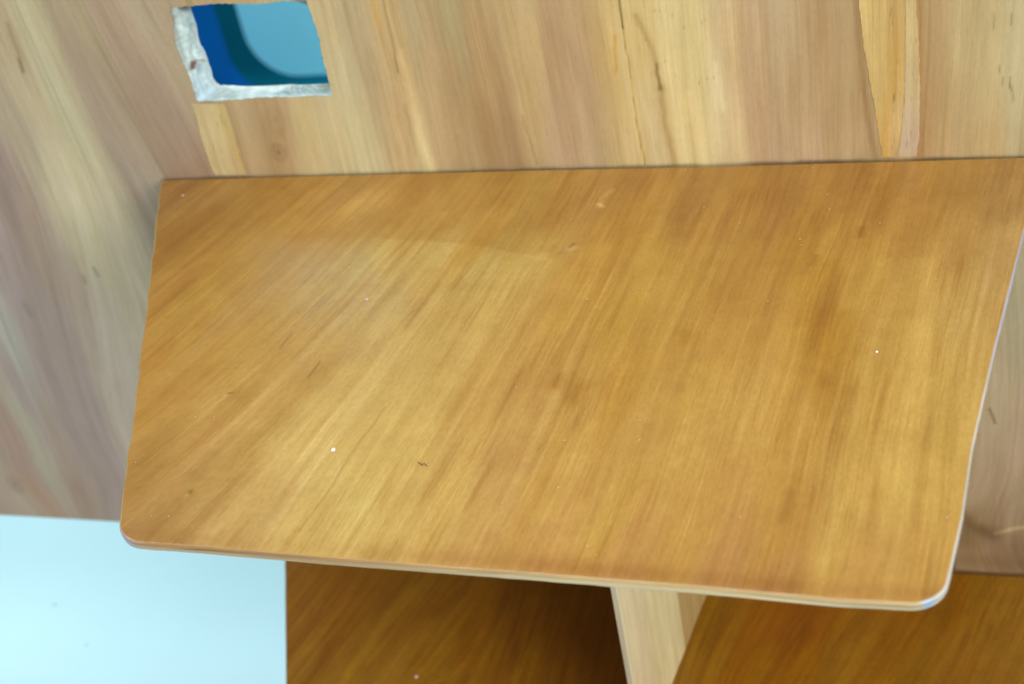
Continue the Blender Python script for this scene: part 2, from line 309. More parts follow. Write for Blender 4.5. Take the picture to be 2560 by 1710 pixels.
for k in range(NR):
    a = base + k * NH + np.arange(NH); b_ = base + k * NH + (np.arange(NH) + 1) % NH
    Qr.append(np.stack([a, a + NH, b_ + NH, b_], -1))
Qr = np.concatenate(Qr)
PXv = np.r_[XX.ravel(), ringP[:, 0]]; PZv = np.r_[ZZ.ravel(), ringP[:, 1]]
# grain coordinate: nearly upright, sweeping sideways at the left
def panel_uv(x, z):
    k = .20 * np.exp(-((x + .215) / .045) ** 2) - .02 - .085 * np.exp(-((x + .31) / .05) ** 2) * sstep(0, -.2, z)
    k = k + .03 * sstep(-.1, -.03, x)
    wav = (N5(x * 9 + 2, z * 6) - .5) * .012 + (N6(x * 25, z * 14) - .5) * .004
    cath = .05 * sstep(-.20, -.30, z) * (N4(x * 14 + 3, z * 9) - .45)      # swirling figure near the bottom edge
    return x + k * (z - .05) * 1.0 + wav + cath * .8, z
pu, pv = panel_uv(PXv, PZv)
S = []
for (a, b_, r, g, bl) in PAN:
    g -= 6 * max(0, min(1, (420 - a) / 150)); lw = max(0, min(1, (420 - a) / 100)) * max(0, min(1, (b_ - 350) / 300)); r += 6 * lw; g -= 3 * lw; bl -= 6 * lw  # colour shifted at the left to cancel the floor's cyan bounce
    P = on_y((a, b_)); uu, vv = panel_uv(np.array([P[0]]), np.array([P[2]])); S.append((uu[0], vv[0], np.array([r, g, bl], float)))
PC_ = idw(pu, pv, S, .009, .050, gain=1.0)
tone = cloudy(pu, pv, 3.0, 1.0)
PC_ = PC_ * (1 + tone[:, None] * np.array([.06, .07, .09]))
# finer darker grain lines
gl = np.clip(N2(pu * 520 + 7, pv * 9) - .72, 0, 1) * 3.2 * sstep(.35, .6, N1(pu * 40, pv * 5))
PC_ *= 1 - gl[:, None] * np.array([.10, .12, .16])
disp = np.zeros(len(PXv))
def pline(pts, width, colmul, depth=0.0, amt=1.0):
    global PC_
    P = [(on_y(p)[0], on_y(p)[2]) for p in pts]; P = [(a, b_) for a, b_ in P]
    xs = [p[0] for p in P]; zs = [p[1] for p in P]; m_ = (PXv > min(xs) - .01) & (PXv < max(xs) + .01) & (PZv > min(zs) - .01) & (PZv < max(zs) + .01)
    mk = np.zeros(len(PXv)); jit = (N6(PZv[m_] * 260, PXv[m_] * 0) - .5) * .0006
    mk[m_] = line_mask(PXv[m_] + jit, PZv[m_], P, width) * amt
    PC_ = PC_ * (1 - mk[:, None]) + PC_ * np.array(colmul) * mk[:, None]
    disp[:] += mk * depth
pline([(1546,-40),(1550,20),(1556,72)], .0005, (.60,.54,.36), .0006)
pline([(1556,70),(1568,140),(1578,200),(1590,290),(1602,360),(1612,412)], .0004, (.84,.76,.46), .0005)
pline([(1590,40),(1630,120),(1645,190),(1652,220)], .0016, (.84,.80,.72), 0, .7)
pline([(1652,220),(1662,300),(1686,408)], .0019, (.85,.80,.74), 0, .9)
pline([(1640,160),(1650,222)], .0007, (.66,.62,.55), 0, .8)
pline([(1536,90),(1540,180)], .0009, (.95,.86,.62), 0, .8)
pline([(1305,290),(1322,340),(1343,412)], .0005, (.84,.80,.72), 0, .8)
pline([(955,-10),(972,60),(985,120),(995,180)], .0006, (.80,.75,.60), 0, .8)
pline([(930,-10),(950,70)], .0016, (1.08,.98,.78), 0, .7)
pline([(1005,130),(1028,230),(1050,330),(1084,430)], .0024, (1.09,1.10,1.12), 0, .9)
pline([(1012,260),(1025,320),(1040,390)], .0007, (.9,.88,.8), 0, .8)
pline([(18,60),(45,130),(58,178)], .0014, (.86,.82,.78), 0, .8)
pline([(46,148),(57,180)], .0008, (.76,.72,.68), 0, .8)
pline([(235,670),(246,690)], .0011, (.74,.72,.70), 0, .8)
pline([(208,690),(214,708)], .001, (.80,.78,.76), 0, .8)
pline([(60,760),(80,790)], .0018, (.86,.85,.86), 0, .7)
pline([(2473,1022),(2480,1040),(2487,1058)], .0007, (.62,.54,.46), 0, .8)
pline([(2493,1235),(2494,1310)], .0004, (1.15,1.15,1.15), 0, .6)
pline([(2488,1333),(2510,1328),(2540,1320),(2590,1316)], .0016, (1.26,1.27,1.25), 0, .9)
pline([(2385,1270),(2430,1315),(2480,1336)], .0050, (.76,.72,.66), 0, .8); pline([(2380,1330),(2420,1345)], .009, (.86,.82,.76), 0, .7); pline([(2400,1400),(2560,1412)], .006, (.90,.86,.82), 0, .6)
pline([(2384,1350),(2383,1422)], .0011, (.62,.50,.45), 0, .7)
pline([(2140,0),(2150,110),(2160,230),(2176,330),(2190,400)], .0016, (.86,.80,.70), 0, .7)
pline([(2298,-10),(2302,120),(2300,250),(2298,392)], .0016, (.93,.85,.72), 0, .7)
pline([(1720,230),(1722,300)], .0016, (1.06,1.05,1.03), 0, .9)
pline([(1788,160),(1797,230),(1806,270)], .0020, (1.06,1.07,1.10), 0, .9)
for _ in range(12):                                  # little dark pores on the pale band
    a = random.uniform(1600, 1800); b_ = random.uniform(0, 240); pline([(a, b_), (a + 1, b_ + 5)], .0004, (.86,.83,.76), 0, .8)
for _ in range(7):
    a = random.uniform(2430, 2540); b_ = random.uniform(0, 380); pline([(a, b_), (a + 3, b_ + random.uniform(15, 40))], .0004, (.80,.78,.72), 0, .8)
# gap shade painted on the panel along the board joints
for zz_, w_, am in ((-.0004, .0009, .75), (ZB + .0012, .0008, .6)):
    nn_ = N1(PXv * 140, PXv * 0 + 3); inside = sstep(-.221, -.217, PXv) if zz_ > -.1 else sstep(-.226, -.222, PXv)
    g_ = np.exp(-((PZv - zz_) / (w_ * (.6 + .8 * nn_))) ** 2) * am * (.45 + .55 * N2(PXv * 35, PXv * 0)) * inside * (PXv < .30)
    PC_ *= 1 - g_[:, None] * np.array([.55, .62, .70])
# knots
for (kx, ky, rr, am) in ((697, 381, .0042, .16), (700, 330, .010, .05), (38, 1212, .006, .14), (690, 300, .006, .05)):
    P = on_y((kx, ky)); d = np.hypot(PXv - P[0], (PZv - P[2]) * .8) / rr
    PC_ *= 1 - (am * np.exp(-d ** 2) * (1 + .5 * np.cos(d * 6)))[:, None] * np.array([.9, 1, 1.1])
# yellow inlays are pieces of their own; between them the pale strip
front_yv = disp + (N5(PXv * 12, PZv * 9) - .5) * .0006
wv = sstep(.0, .004, PZv - ZB)
Vp = np.stack([PXv, front_yv, PZv], 1)
CAL_P = np.array([.94, .975, .98])
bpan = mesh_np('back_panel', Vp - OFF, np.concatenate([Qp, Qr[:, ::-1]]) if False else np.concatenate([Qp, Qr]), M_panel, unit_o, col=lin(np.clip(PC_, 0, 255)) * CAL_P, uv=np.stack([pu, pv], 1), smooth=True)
bpan['label'] = 'pale streaky plywood back panel with a roughly cut square hole'
# rear, bottom, top and side faces of the panel
xa, xb, za, zb_ = FX[0], FX[-1], FZ[0], FZ[-1]
rc2 = rc
Vb = [(x, PT, z) for x, z in rc2] + [(x, PT, z) for x, z in hbk[:, [0, 2]]]
qb = [(i, (i + 1) % NH, NH + (i + 1) % NH, NH + i) for i in range(NH)]
o0 = len(Vb)
Vb += [(xa, PT, za), (xb, PT, za), (xb, PT, zb_), (xa, PT, zb_), (H0, PT, K0), (H1, PT, K0), (H1, PT, K1), (H0, PT, K1)]
qb += [(o0, o0 + 1, o0 + 5, o0 + 4), (o0 + 1, o0 + 2, o0 + 6, o0 + 5), (o0 + 2, o0 + 3, o0 + 7, o0 + 6), (o0 + 3, o0, o0 + 4, o0 + 7)]
o1 = len(Vb)
Vb += [(xa, .0004, za), (xb, .0004, za), (xb, .0004, zb_), (xa, .0004, zb_)]
qb += [(o1, o1 + 1, o0 + 1, o0), (o1 + 1, o1 + 2, o0 + 2, o0 + 1), (o1 + 2, o1 + 3, o0 + 3, o0 + 2), (o1 + 3, o1, o0, o0 + 3)]
Vb = np.array(Vb)
mesh_np('panel_backing', Vb - OFF, qb, M_edge, bpan, col=np.tile(lin((190, 165, 125)), (len(Vb), 1)), uv=Vb[:, [0, 2]])
bpan.children[0].name = 'panel_backing'
# walls of the hole: rough, whitish paint, a little notch on the left
NW = 12
rows = []; cols = []
for k in range(NW + 1):
    s_ = k / NW
    P = hf * (1 - s_) + hbk * s_
    nrm = np.roll(hf, -1, 0) - np.roll(hf, 1, 0); nrm = np.stack([nrm[:, 2], nrm[:, 0] * 0, -nrm[:, 0]], 1); nrm /= np.linalg.norm(nrm, axis=1)[:, None]
    amp = (N5(tt * .22, np.full(NH, k * .8)) - .5) * .0022 * math.sin(math.pi * min(max(s_, 0.02), .98)) + (N6(tt * .6, np.full(NH, k * 1.3)) - .5) * .0007 * (0 < k < NW)
    P = P + nrm * amp[:, None]
    P[:, 1] = s_ * PT + (N6(tt * .2, np.full(NH, 9.)) - .5) * .0012 * (k == NW)
    rows.append(P)
    c = np.tile(np.array([196., 206., 200.]), (NH, 1))
    px_, py_ = fp_[:, 0] * (1 - s_) + bp_[:, 0] * s_, fp_[:, 1] * (1 - s_) + bp_[:, 1] * s_
    n1 = N3(tt * .12, np.full(NH, k * .55)); n2 = N4(tt * .3, np.full(NH, k * .9 + 3))
    c *= (.90 + .22 * n1 + .10 * (n2 - .5))[:, None]
    left = sstep(560, 500, px_); low = sstep(150, 240, py_)
    c = c * (1 - .5 * (left * low)[:, None]) + np.array([196, 218, 238.]) * .5 * (left * low)[:, None]          # bluish paint in the corner
    gr = sstep(690, 712, px_ + (s_ - .5) * -60) * (1 - .75 * sstep(.7, .95, 1 - s_ + 0 * px_))
    c = c * (1 - gr[:, None]) + np.array([150, 162, 158.]) * (.9 + .3 * n2)[:, None] * gr[:, None]
    ol = sstep(790, 815, px_) * sstep(.1, .5, s_); c = c * (1 - ol[:, None] * .6) + np.array([104, 116, 96.]) * ol[:, None] * .6
    top = sstep(36, 18, py_) * left * sstep(.3, .6, s_); c = c * (1 - top[:, None] * .75) + np.array([104, 88, 78.]) * top[:, None] * .75
    md = np.exp(-((px_ - 477) / 11) ** 2 - ((py_ - 55) / 22) ** 2); c = c * (1 - md[:, None] * .4) + np.array([130, 140, 140.]) * md[:, None] * .4
    fe = (s_ < .1) * sstep(110, 60, py_) * left; c = c * (1 - .5 * fe[:, None]) + np.array([150, 110, 90.]) * .5 * fe[:, None]
    nb = np.exp(-(((px_ - 482) / 6.5) ** 4) - ((py_ - 163) / 11) ** 4) * (tt < 200); c = c * (1 - nb[:, None]) + np.array([108, 66, 52.]) * nb[:, None]
    nb = np.exp(-(((px_ - 500) / 9) ** 4) - ((py_ - 168) / 13) ** 4) * (tt < 200); c = c * (1 - .7 * nb[:, None]) + np.array([158, 168, 186.]) * .7 * nb[:, None]
    nb = np.exp(-(((px_ - 500) / 17) ** 4) - ((py_ - 151) / 2.6) ** 2) * (tt < 200); c = c * (1 - .7 * nb[:, None]) + np.array([132, 104, 92.]) * .7 * nb[:, None]
    ph = .5 * sstep(.85, 1.0, np.full(NH, s_)); c = c * (1 - ph[:, None] * left[:, None]) + np.array([190, 220, 240.]) * ph[:, None] * left[:, None]
    cols.append(c)
Vw = np.concatenate(rows); Cw = np.concatenate(cols); Qw = []
Uw = np.stack([np.tile(tt * .0008, NW + 1), np.repeat(np.arange(NW + 1) * .0012, NH)], 1)
for k in range(NW):
    a = k * NH + np.arange(NH); b_ = k * NH + (np.arange(NH) + 1) % NH; Qw.append(np.stack([a, b_, b_ + NH, a + NH], -1))
rim = mesh_np('cutout_rim', Vw - OFF, np.concatenate(Qw), M_rim, bpan, col=lin(np.clip(Cw, 0, 255)) * np.array([.82, .92, 1.0]), uv=Uw[:, ::-1], smooth=True)
rim['label'] = 'chalky white painted inner rim of the hole'

# inlaid pieces of yellow veneer (thin, set a hair proud)
def inlay(name, pxs, cpts, label, seed, sx=.004, prox=.00025, cal=1.0):
    P = np.array([on_y(p)[[0, 2]] for p in pxs]); left = P[:len(P) // 2]; right = P[len(P) // 2:][::-1]
    nr = 180; ncol = 40
    tl = np.linspace(0, 1, nr)
    def along(A):
        d = np.r_[0, np.cumsum(np.hypot(*np.diff(A, axis=0).T))]; d /= d[-1]; return np.stack([np.interp(tl, d, A[:, 0]), np.interp(tl, d, A[:, 1])], 1)
    A, B = along(left), along(right)
    A[:, 0] += (N5(tl * 50 + seed, tl * 0) - .5) * .0005; B[:, 0] += (N5(tl * 42 + seed + 9, tl * 0) - .5) * .0005
    s_ = np.linspace(0, 1, ncol)[None, :, None]
    G = (A[:, None] * (1 - s_) + B[:, None] * s_).reshape(-1, 2)
    uu, vv = G[:, 0] + seed, G[:, 1]
    Sx = []
    for (a, b_, r, g, bl) in cpts: Q_ = on_y((a, b_)); Sx.append((Q_[0] + seed, Q_[2], np.array([r, g, bl], float)))
    C_ = idw(uu, vv, Sx, sx, .03) * (1 + cloudy(uu, vv, seed, 1.6)[:, None] * np.array([.06, .08, .12]))
    ii = np.arange(nr * ncol).reshape(nr, ncol)
    yv = np.full(len(G), -prox) + (N5(G[:, 0] * 12, G[:, 1] * 9) - .5) * .0006
    Vv = np.stack([G[:, 0], yv, G[:, 1]], 1)
    ring = np.r_[ii[0, :], ii[1:, -1], ii[-1, -2::-1], ii[-2:0:-1, 0]]
    Vs = Vv[ring] + [0, .0009, 0]; nb = len(Vv)
    Qf = np.stack([ii[:-1, :-1], ii[1:, :-1], ii[1:, 1:], ii[:-1, 1:]], -1).reshape(-1, 4)
    k = np.arange(len(ring)); Qs = np.stack([ring, nb + k, nb + (k + 1) % len(ring), ring[(k + 1) % len(ring)]], -1)
    o = mesh_np(name, np.concatenate([Vv, Vs]) - OFF, np.concatenate([Qf, Qs]), M_patch, bpan,
                col=lin(np.clip(np.concatenate([C_, C_[ring] * .6]), 0, 255)) * CAL_P * np.array([.96, .99, 1.22 if name != 'veneer_strip' else .98]) * cal, uv=np.concatenate([np.stack([uu, vv], 1), np.stack([uu, vv], 1)[ring]]), smooth=False)
    o['label'] = label; return o
inlay('veneer_patch', [(480,259),(492,290),(500,330),(512,370),(526,410),(538,437), (616,434),(602,395),(588,345),(572,300),(560,262)][:6] + [(616,436),(602,395),(590,350),(578,310),(568,280),(560,260)],
      [(500,270,202,176,112),(540,290,206,182,116),(530,340,208,184,122),(560,380,206,182,122),(590,420,200,172,112),(550,420,204,182,124),(575,330,196,168,98)],
      'light yellow veneer patch below the square hole', 1.3)
inlay('veneer_wedge', [(2143,-60),(2148,20),(2160,120),(2178,220),(2194,310),(2206,392), (2237,392),(2252,330),(2260,240),(2262,130),(2262,40),(2260,-60)],
      [(2160,20,214,184,110),(2200,20,204,172,100),(2240,20,196,160,92),(2170,120,208,178,108),(2240,120,198,160,84),(2190,220,204,174,102),(2235,220,196,160,82),(2200,300,206,172,98),(2240,300,210,178,112),(2212,350,202,160,82),(2235,370,200,164,100)],
      'honey yellow tapering wedge of veneer let into the panel', 2.7)
inlay('veneer_strip', [(2264,-60),(2264,40),(2264,130),(2262,240),(2254,330),(2246,392), (2290,391),(2299,330),(2300,240),(2298,130),(2292,40),(2286,-60)],
      [(2275,20,200,172,118),(2285,200,196,170,128),(2280,350,192,166,138),(2290,120,196,168,120)],
      'pale narrow veneer strip beside the yellow wedge', 4.1, prox=.0001)

# ---- horizontal boards ---------------------------------------------------------
def board(name, z, yb, xL, xR, yfront, fr, samples, ufun, mat, cal, seed, thick=BT, label=None, bev=.0010, step=.00085, feats=None, gain=.95, edgecol=None, edgef=None, cornerL=.0115, cornerR=.010, backr=.003):
    """xL(y), xR(y): side edges; yfront(x): front edge; rounded corners; top surface as one fine grid"""
    ys = np.concatenate([np.linspace(0, .03, 40)[:-1], np.arange(.03, .955, step / abs(fr)), .955 + .045 * np.sin(np.linspace(0, math.pi / 2, 60))])
    ncol = int((xR(0) - xL(0)) / step) + 2
    sx = np.linspace(0, 1, ncol); sx = .5 - .5 * np.cos(math.pi * sx) * .15 / .5 * .5 - .0 if False else sx
    G = np.zeros((len(ys), ncol, 2)); depth = abs(fr)
    for i, t in enumerate(ys):
        y = yb + (fr - yb) * t
        a, b_ = xL(y), xR(y); df = (1 - t) * depth
        if df < cornerL: q_ = 1 - df / cornerL; a += cornerL * (1 - math.sqrt(max(0, 1 - q_ * q_)))
        if df < cornerR: q_ = 1 - df / cornerR; b_ -= cornerR * (1 - math.sqrt(max(0, 1 - q_ * q_)))
        db = t * depth
        if backr and db < backr: q_ = 1 - db / backr; a += backr * (1 - math.sqrt(max(0, 1 - q_ * q_)))
        xs = a + (b_ - a) * sx
        G[i, :, 0] = xs; G[i, :, 1] = yb + (yfront(xs) - yb) * t
    # slightly wandering edge
    ii = np.arange(len(ys) * ncol).reshape(len(ys), ncol)
    P = G.reshape(-1, 2); x, y = P[:, 0], P[:, 1]
    u, v = ufun(x, y)
    S_ = []
    for (a, b_, r, g, bl) in samples:
        Q_ = on_z((a, b_), z); uu, vv = ufun(np.array([Q_[0]]), np.array([Q_[1]])); S_.append((uu[0], vv[0], np.array([r, g, bl], float)))
    C_ = idw(u, v, S_, .010, .035, gain=gain)
    tn = cloudy(u, v, seed, 1.0)
    C_ = C_ * (1 + tn[:, None] * np.array([.045, .06, .12]))
    br = np.clip(N3(u * 620 + seed, v * 5) - .70, 0, 1) * sstep(.4, .7, N1(u * 30 + 9, v * 6)) * 3       # sparse bright threads
    C_ = C_ * (1 + br[:, None] * np.array([.06, .09, .20]))
    dk = np.clip(N2(u * 260 + seed + 4, v * 16) - .74, 0, 1) * sstep(.45, .7, N4(u * 22 + 5, v * 9)) * 3
    C_ = C_ * (1 - dk[:, None] * np.array([.10, .16, .26]))
    mot = (N5(x * 60, y * 60) - .5) * .06 + (N6(x * 150, y * 150) - .5) * .05
    C_ = C_ * (1 + mot[:, None] * np.array([.7, 1, 1.4]))
    dz = (N5(x * 10 + seed, y * 8) - .5) * .0008
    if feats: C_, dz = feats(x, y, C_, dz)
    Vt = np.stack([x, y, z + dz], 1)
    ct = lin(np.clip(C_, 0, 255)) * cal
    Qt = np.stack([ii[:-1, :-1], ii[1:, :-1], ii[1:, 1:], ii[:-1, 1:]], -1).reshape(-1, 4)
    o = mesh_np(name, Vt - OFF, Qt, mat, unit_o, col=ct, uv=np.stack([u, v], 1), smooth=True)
    if label: o['label'] = label
    # edge band: rounded arris + plies + underside
    ring = np.r_[ii[0, ::-1][:-1], ii[:-1, 0], ii[-1, :-1], ii[::-1, -1][:-1]]
    E = Vt[ring]; nR = len(ring)
    tg = np.roll(E, -4, 0) - np.roll(E, 4, 0); nn = np.stack([tg[:, 1], -tg[:, 0]], 1); nn /= np.linalg.norm(nn, axis=1)[:, None] + 1e-12
    back = E[:, 1] > yb - .0008
    prof = [(0, 0)] + [(bev * math.sin(a), -bev * (1 - math.cos(a))) for a in np.radians([18, 36, 54, 72, 90])]
    nply = 9
    for k in range(1, nply + 1): prof.append((bev, -bev - (thick - 1.6 * bev) * k / nply))
    prof += [(bev * .7, -thick + bev * .15), (bev * .1, -thick)]
    rr = []; cc = []; uvv = []
    ar = np.cumsum(np.r_[0, np.hypot(*np.diff(E[:, :2], axis=0).T)])
    for k, (of, dz_) in enumerate(prof):
        o_f = np.where(back, min(of, .0004), of) + (N6(ar * 160, np.full(nR, k * .7)) - .5) * .00022 * (0 < k) * (~back)
        r_ = E.copy(); r_[:, :2] += nn * o_f[:, None]; r_[:, 2] += dz_; rr.append(r_)
        c = edgef(E[:, 0], E[:, 1], nn, k, ar) if edgef else np.tile(np.array(edgecol, float), (nR, 1))
        n_a = N1(ar * 30 + k * .25, np.full(nR, k * .7)); n_b = N2(ar * 9, np.full(nR, k * .35 + 2))
        c *= (.93 + .14 * n_a)[:, None]
        pl = math.cos(k * 1.55) * .06 * (k > 3); c *= 1 + pl
        dkk = np.clip(n_b - .62, 0, 1) * 1.6 * (4 <= k <= 9); c = c * (1 - dkk[:, None] * np.array([.45, .55, .65]))
        if k == 0: c = C_[ring] * np.array([.97, .96, .94])
        if k == 1: c = C_[ring] * .55 + c * .45
        c = np.where(back[:, None], c * np.array([.30, .24, .18]), c)          # gap's darkness painted into the joint faces
        cc.append(c); uvv.append(np.stack([np.full(nR, dz_ * 1.0 + seed), ar], 1))
    Ve = np.concatenate(rr); nP = len(prof)
    Qe = []
    for k in range(nP - 1):
        a = k * nR + np.arange(nR); b_ = k * nR + (np.arange(nR) + 1) % nR; Qe.append(np.stack([a, a + nR, b_ + nR, b_], -1))
    Qe = np.concatenate(Qe)
    eb = mesh_np('edge_band', Ve - OFF, Qe, M_edge, o, col=lin(np.clip(np.concatenate(cc), 0, 255)) * .84, uv=np.concatenate(uvv), smooth=True)
    eb['label'] = 'bare pale plywood edge with visible plies'
    # underside as one strip of quads between left and right side
    us = rr[-1]; 
    L_ = Vt[ii[:, 0]].copy(); R_ = Vt[ii[:, -1]].copy(); L_[:, 2] = z - thick; R_[:, 2] = z - thick
    nn_ = len(ys); Vu = np.concatenate([L_, R_]); Qu = np.stack([np.arange(nn_ - 1), nn_ + np.arange(nn_ - 1), nn_ + np.arange(1, nn_), np.arange(1, nn_)], -1)
    mesh_np('underside', Vu - OFF, Qu, mat, o, col=np.tile(lin((176, 134, 72)), (len(Vu), 1)), uv=Vu[:, :2])
    return o
# upper shelf
yl = np.array([-0.3, -0.2841, -0.2702, -0.2456, -0.2023, -0.1674, -0.1355, -0.1123, -0.0466, -0.0154, -0.0013, 0.01]); xl_ = np.array([-0.094, -0.0983, -0.1046, -0.115, -0.1327, -0.1474, -0.1607, -0.1708, -0.1988, -0.2125, -0.2181, -0.2221])
yr = np.array([-.31, -.284, -.2542, -.2171, -.157, -.0627, 0.01]); xr_ = np.array([.2215, .2263, .2312, .2353, .245, .2616, .2760])
def wob(y, s): return (float(N5(y * 90 + s, 1.0)) - .5) * .0010
UL = lambda y: float(np.interp(y, yl, xl_)) + wob(y, 3)
UR = lambda y: float(np.interp(y, yr, xr_))
UF = lambda x: np.interp(x, [-.10, -.0846, -.0565, .0047, .0847, .1436, .1918, .22], [-.2925, -.2930, -.2933, -.295, -.2958, -.297, -.299, -.2984])
def shelf_uv(x, y):
    xx = x - .12 * y
    k = .11 + .16 * sstep(.03, -.09, xx) + .10 * sstep(-.06, -.14, xx) * sstep(-.2, -.28, y) + .03 * sstep(.10, .25, xx)
    wv_ = (N5(x * 9 + 7, y * 7) - .5) * .008 + (N6(x * 30, y * 18 + 4) - .5) * .0022
    return x - k * y + wv_, y
def shelf_feats(x, y, C_, dz):
    def sl(pts, width, mulc, depth=0, amt=1.0):
        nonlocal C_, dz
        P = [tuple(on_z(p)[:2]) for p in pts]; m = np.zeros(len(x)); xs = [p[0] for p in P]; ys_ = [p[1] for p in P]
        s_ = (x > min(xs) - .012) & (x < max(xs) + .012) & (y > min(ys_) - .012) & (y < max(ys_) + .012)
        m[s_] = line_mask(x[s_], y[s_], P, width) * amt
        C_ = C_ * (1 + m[:, None] * (np.array(mulc) - 1)); dz = dz - m * depth
    sl([(962,1018),(935,1060),(905,1095),(872,1140),(830,1215),(790,1270),(745,1330)], .0004, (.84,.82,.76), .0002, .8)
    sl([(800,905),(770,945)], .0006, (.78,.74,.66), 0, .9); sl([(730,830),(700,870)], .0006, (.85,.80,.70), 0, .8)
    sl([(570,983),(582,981)], .0005, (.60,.55,.5), 0, .9)
    sl([(478,1226),(474,1231)], .0009, (.70,.72,.60), .0004, .9); sl([(470,1236),(464,1240)], .0006, (1.2,1.2,1.2), 0, .9)
    sl([(1398,948),(1390,965)], .0034, (.93,.87,.74), 0, .8); sl([(1450,965),(1435,1000)], .0042, (.92,.86,.72), 0, .8)
    sl([(1400,935),(1386,965)], .0012, (.93,.88,.76), 0, .8)
    sl([(1500,515),(1505,495),(1530,475)], .0016, (1.12,1.18,1.45), 0, .8); sl([(1496,510),(1506,516)], .0012, (1.2,1.25,1.55), -.0002, .9)
    sl([(1395,633),(1420,628)], .0014, (.92,.93,1.02), 0, .9); sl([(1420,626),(1438,618)], .0016, (1.08,1.16,1.60), -.0002, .9); sl([(1425,618),(1436,609)], .0006, (.7,.7,.7), 0, .9)
    sl([(1350,640),(1365,640)], .003, (1.05,1.08,1.15), 0, .7)
    sl([(2060,780),(2050,820),(2058,890)], .005, (.94,.88,.72), 0, .7); sl([(2050,930),(2060,960)], .004, (.92,.86,.68), 0, .7)
    sl([(1975,1230),(1955,1300)], .0022, (.90,.86,.76), 0, .8); sl([(1720,835),(1715,850)], .004, (.93,.88,.76), 0, .8)
    sl([(2150,590),(2155,570)], .002, (.86,.80,.66), 0, .8); sl([(2040,640),(2030,660)], .002, (.88,.84,.70), 0, .8)
    sl([(2520,760),(2440,1150),(2415,1300)], .0016, (.93,.90,.84), 0, .7)
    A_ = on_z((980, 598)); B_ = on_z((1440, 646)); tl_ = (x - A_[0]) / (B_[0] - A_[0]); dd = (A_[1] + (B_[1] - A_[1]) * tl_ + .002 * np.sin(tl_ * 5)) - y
    C_ = C_ * (1 + (sstep(-.0006, .0012, dd) * (1 - sstep(.004, .05, dd)) * sstep(-.45, .1, tl_) * (1 - sstep(.8, 1.05, tl_)))[:, None] * np.array([.045, .075, .14]))  # reflection edge painted into the shelf colour, lighter in front of it
    # darker worn stain just inside the front edge (real discolouration of the varnish)
    d = y - UF(x); e = np.exp(-((d - .0035) / .0042) ** 2) * (.5 + .7 * N1(x * 60, y * 20)) * (.35 + .65 * sstep(-.02, .06, x) ) 
    C_ = C_ * (1 - np.clip(e, 0, 1)[:, None] * np.array([.09, .15, .20]))
    return C_, dz
CAL_S = np.array([.88, .885, .77])
def upper_edge(x, y, nn, k, ar):
    front = sstep(.5, .8, -nn[:, 1]); rt = sstep(.5, .8, nn[:, 0]); lf = sstep(.5, .8, -nn[:, 0])
    t = sstep(-.02, .10, x)[:, None]
    top = np.array([166, 126, 72.]) * (1 - t) + np.array([188, 158, 106.]) * t
    bot = np.array([186, 154, 106.]) * (1 - t) + np.array([204, 187, 146.]) * t
    q_ = min(max((k - 3) / 9.0, 0), 1)
    c = top * (1 - q_) + bot * q_
    if 5 <= k <= 8:                                  # dark glue line and torn fibres at the left
        d = np.clip(N2(ar * 75 + k * .3, ar * 0 + 2) - .42, 0, 1)[:, None] * 2.6 * (1 - .8 * t); c = c * (1 - d * np.array([.30, .36, .45]))
    else:
        d = np.clip(N3(ar * 70 + k * .2, ar * 0 + 8) - .62, 0, 1)[:, None]; c = c * (1 + d * np.array([.10, .16, .35]))
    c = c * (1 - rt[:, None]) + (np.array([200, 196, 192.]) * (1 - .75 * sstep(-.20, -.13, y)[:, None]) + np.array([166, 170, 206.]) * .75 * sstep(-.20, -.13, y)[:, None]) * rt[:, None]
    c = c * (1 - lf[:, None]) + np.array([204, 184, 118.]) * lf[:, None]
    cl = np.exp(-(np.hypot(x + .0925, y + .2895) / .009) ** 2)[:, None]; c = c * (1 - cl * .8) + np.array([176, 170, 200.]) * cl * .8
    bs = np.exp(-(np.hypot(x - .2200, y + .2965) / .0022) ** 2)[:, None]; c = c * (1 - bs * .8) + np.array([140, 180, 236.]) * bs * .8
    return c
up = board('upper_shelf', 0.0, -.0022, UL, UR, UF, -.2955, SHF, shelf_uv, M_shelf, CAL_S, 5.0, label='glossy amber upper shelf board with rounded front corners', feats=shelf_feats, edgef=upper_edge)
# lower shelf
LX = lambda y: float(np.interp(y, [-.40, -.1325, -.0286, .01], [-.060, -.1688, -.2117, -.2277]))
LR = lambda y: .36 + .12 * y
LF = lambda x: np.full(np.shape(x), -.33) if np.ndim(x) else -.33
def low_uv(x, y):
    k = .02 + .25 * sstep(-.03, -.10, x) + .38 * sstep(.05, .14, x)
    wv_ = (N5(x * 12 + 17, y * 9) - .5) * .010 + (N6(x * 30 + 5, y * 20 + 4) - .5) * .003
    return x - k * y + wv_, y
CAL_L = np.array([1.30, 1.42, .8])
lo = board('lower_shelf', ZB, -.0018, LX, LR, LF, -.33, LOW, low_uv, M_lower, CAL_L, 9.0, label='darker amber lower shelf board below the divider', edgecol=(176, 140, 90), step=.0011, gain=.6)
# the lower shelf runs on under the panel
Vx = np.array([(-.2277, .0, ZB - .0012), (.36, .0, ZB - .0012), (.36, PT, ZB - .0012), (-.2277, PT, ZB - .0012), (-.2277, .0, ZB - BT), (.36, .0, ZB - BT), (.36, PT, ZB - BT), (-.2277, PT, ZB - BT)])
mesh_np('rebate', Vx - OFF, [(0, 1, 2, 3), (7, 6, 5, 4), (2, 6, 7, 3), (0, 3, 7, 4), (1, 5, 6, 2)], M_edge, lo, col=np.tile(lin((150, 110, 60)), (8, 1)), uv=Vx[:, :2])

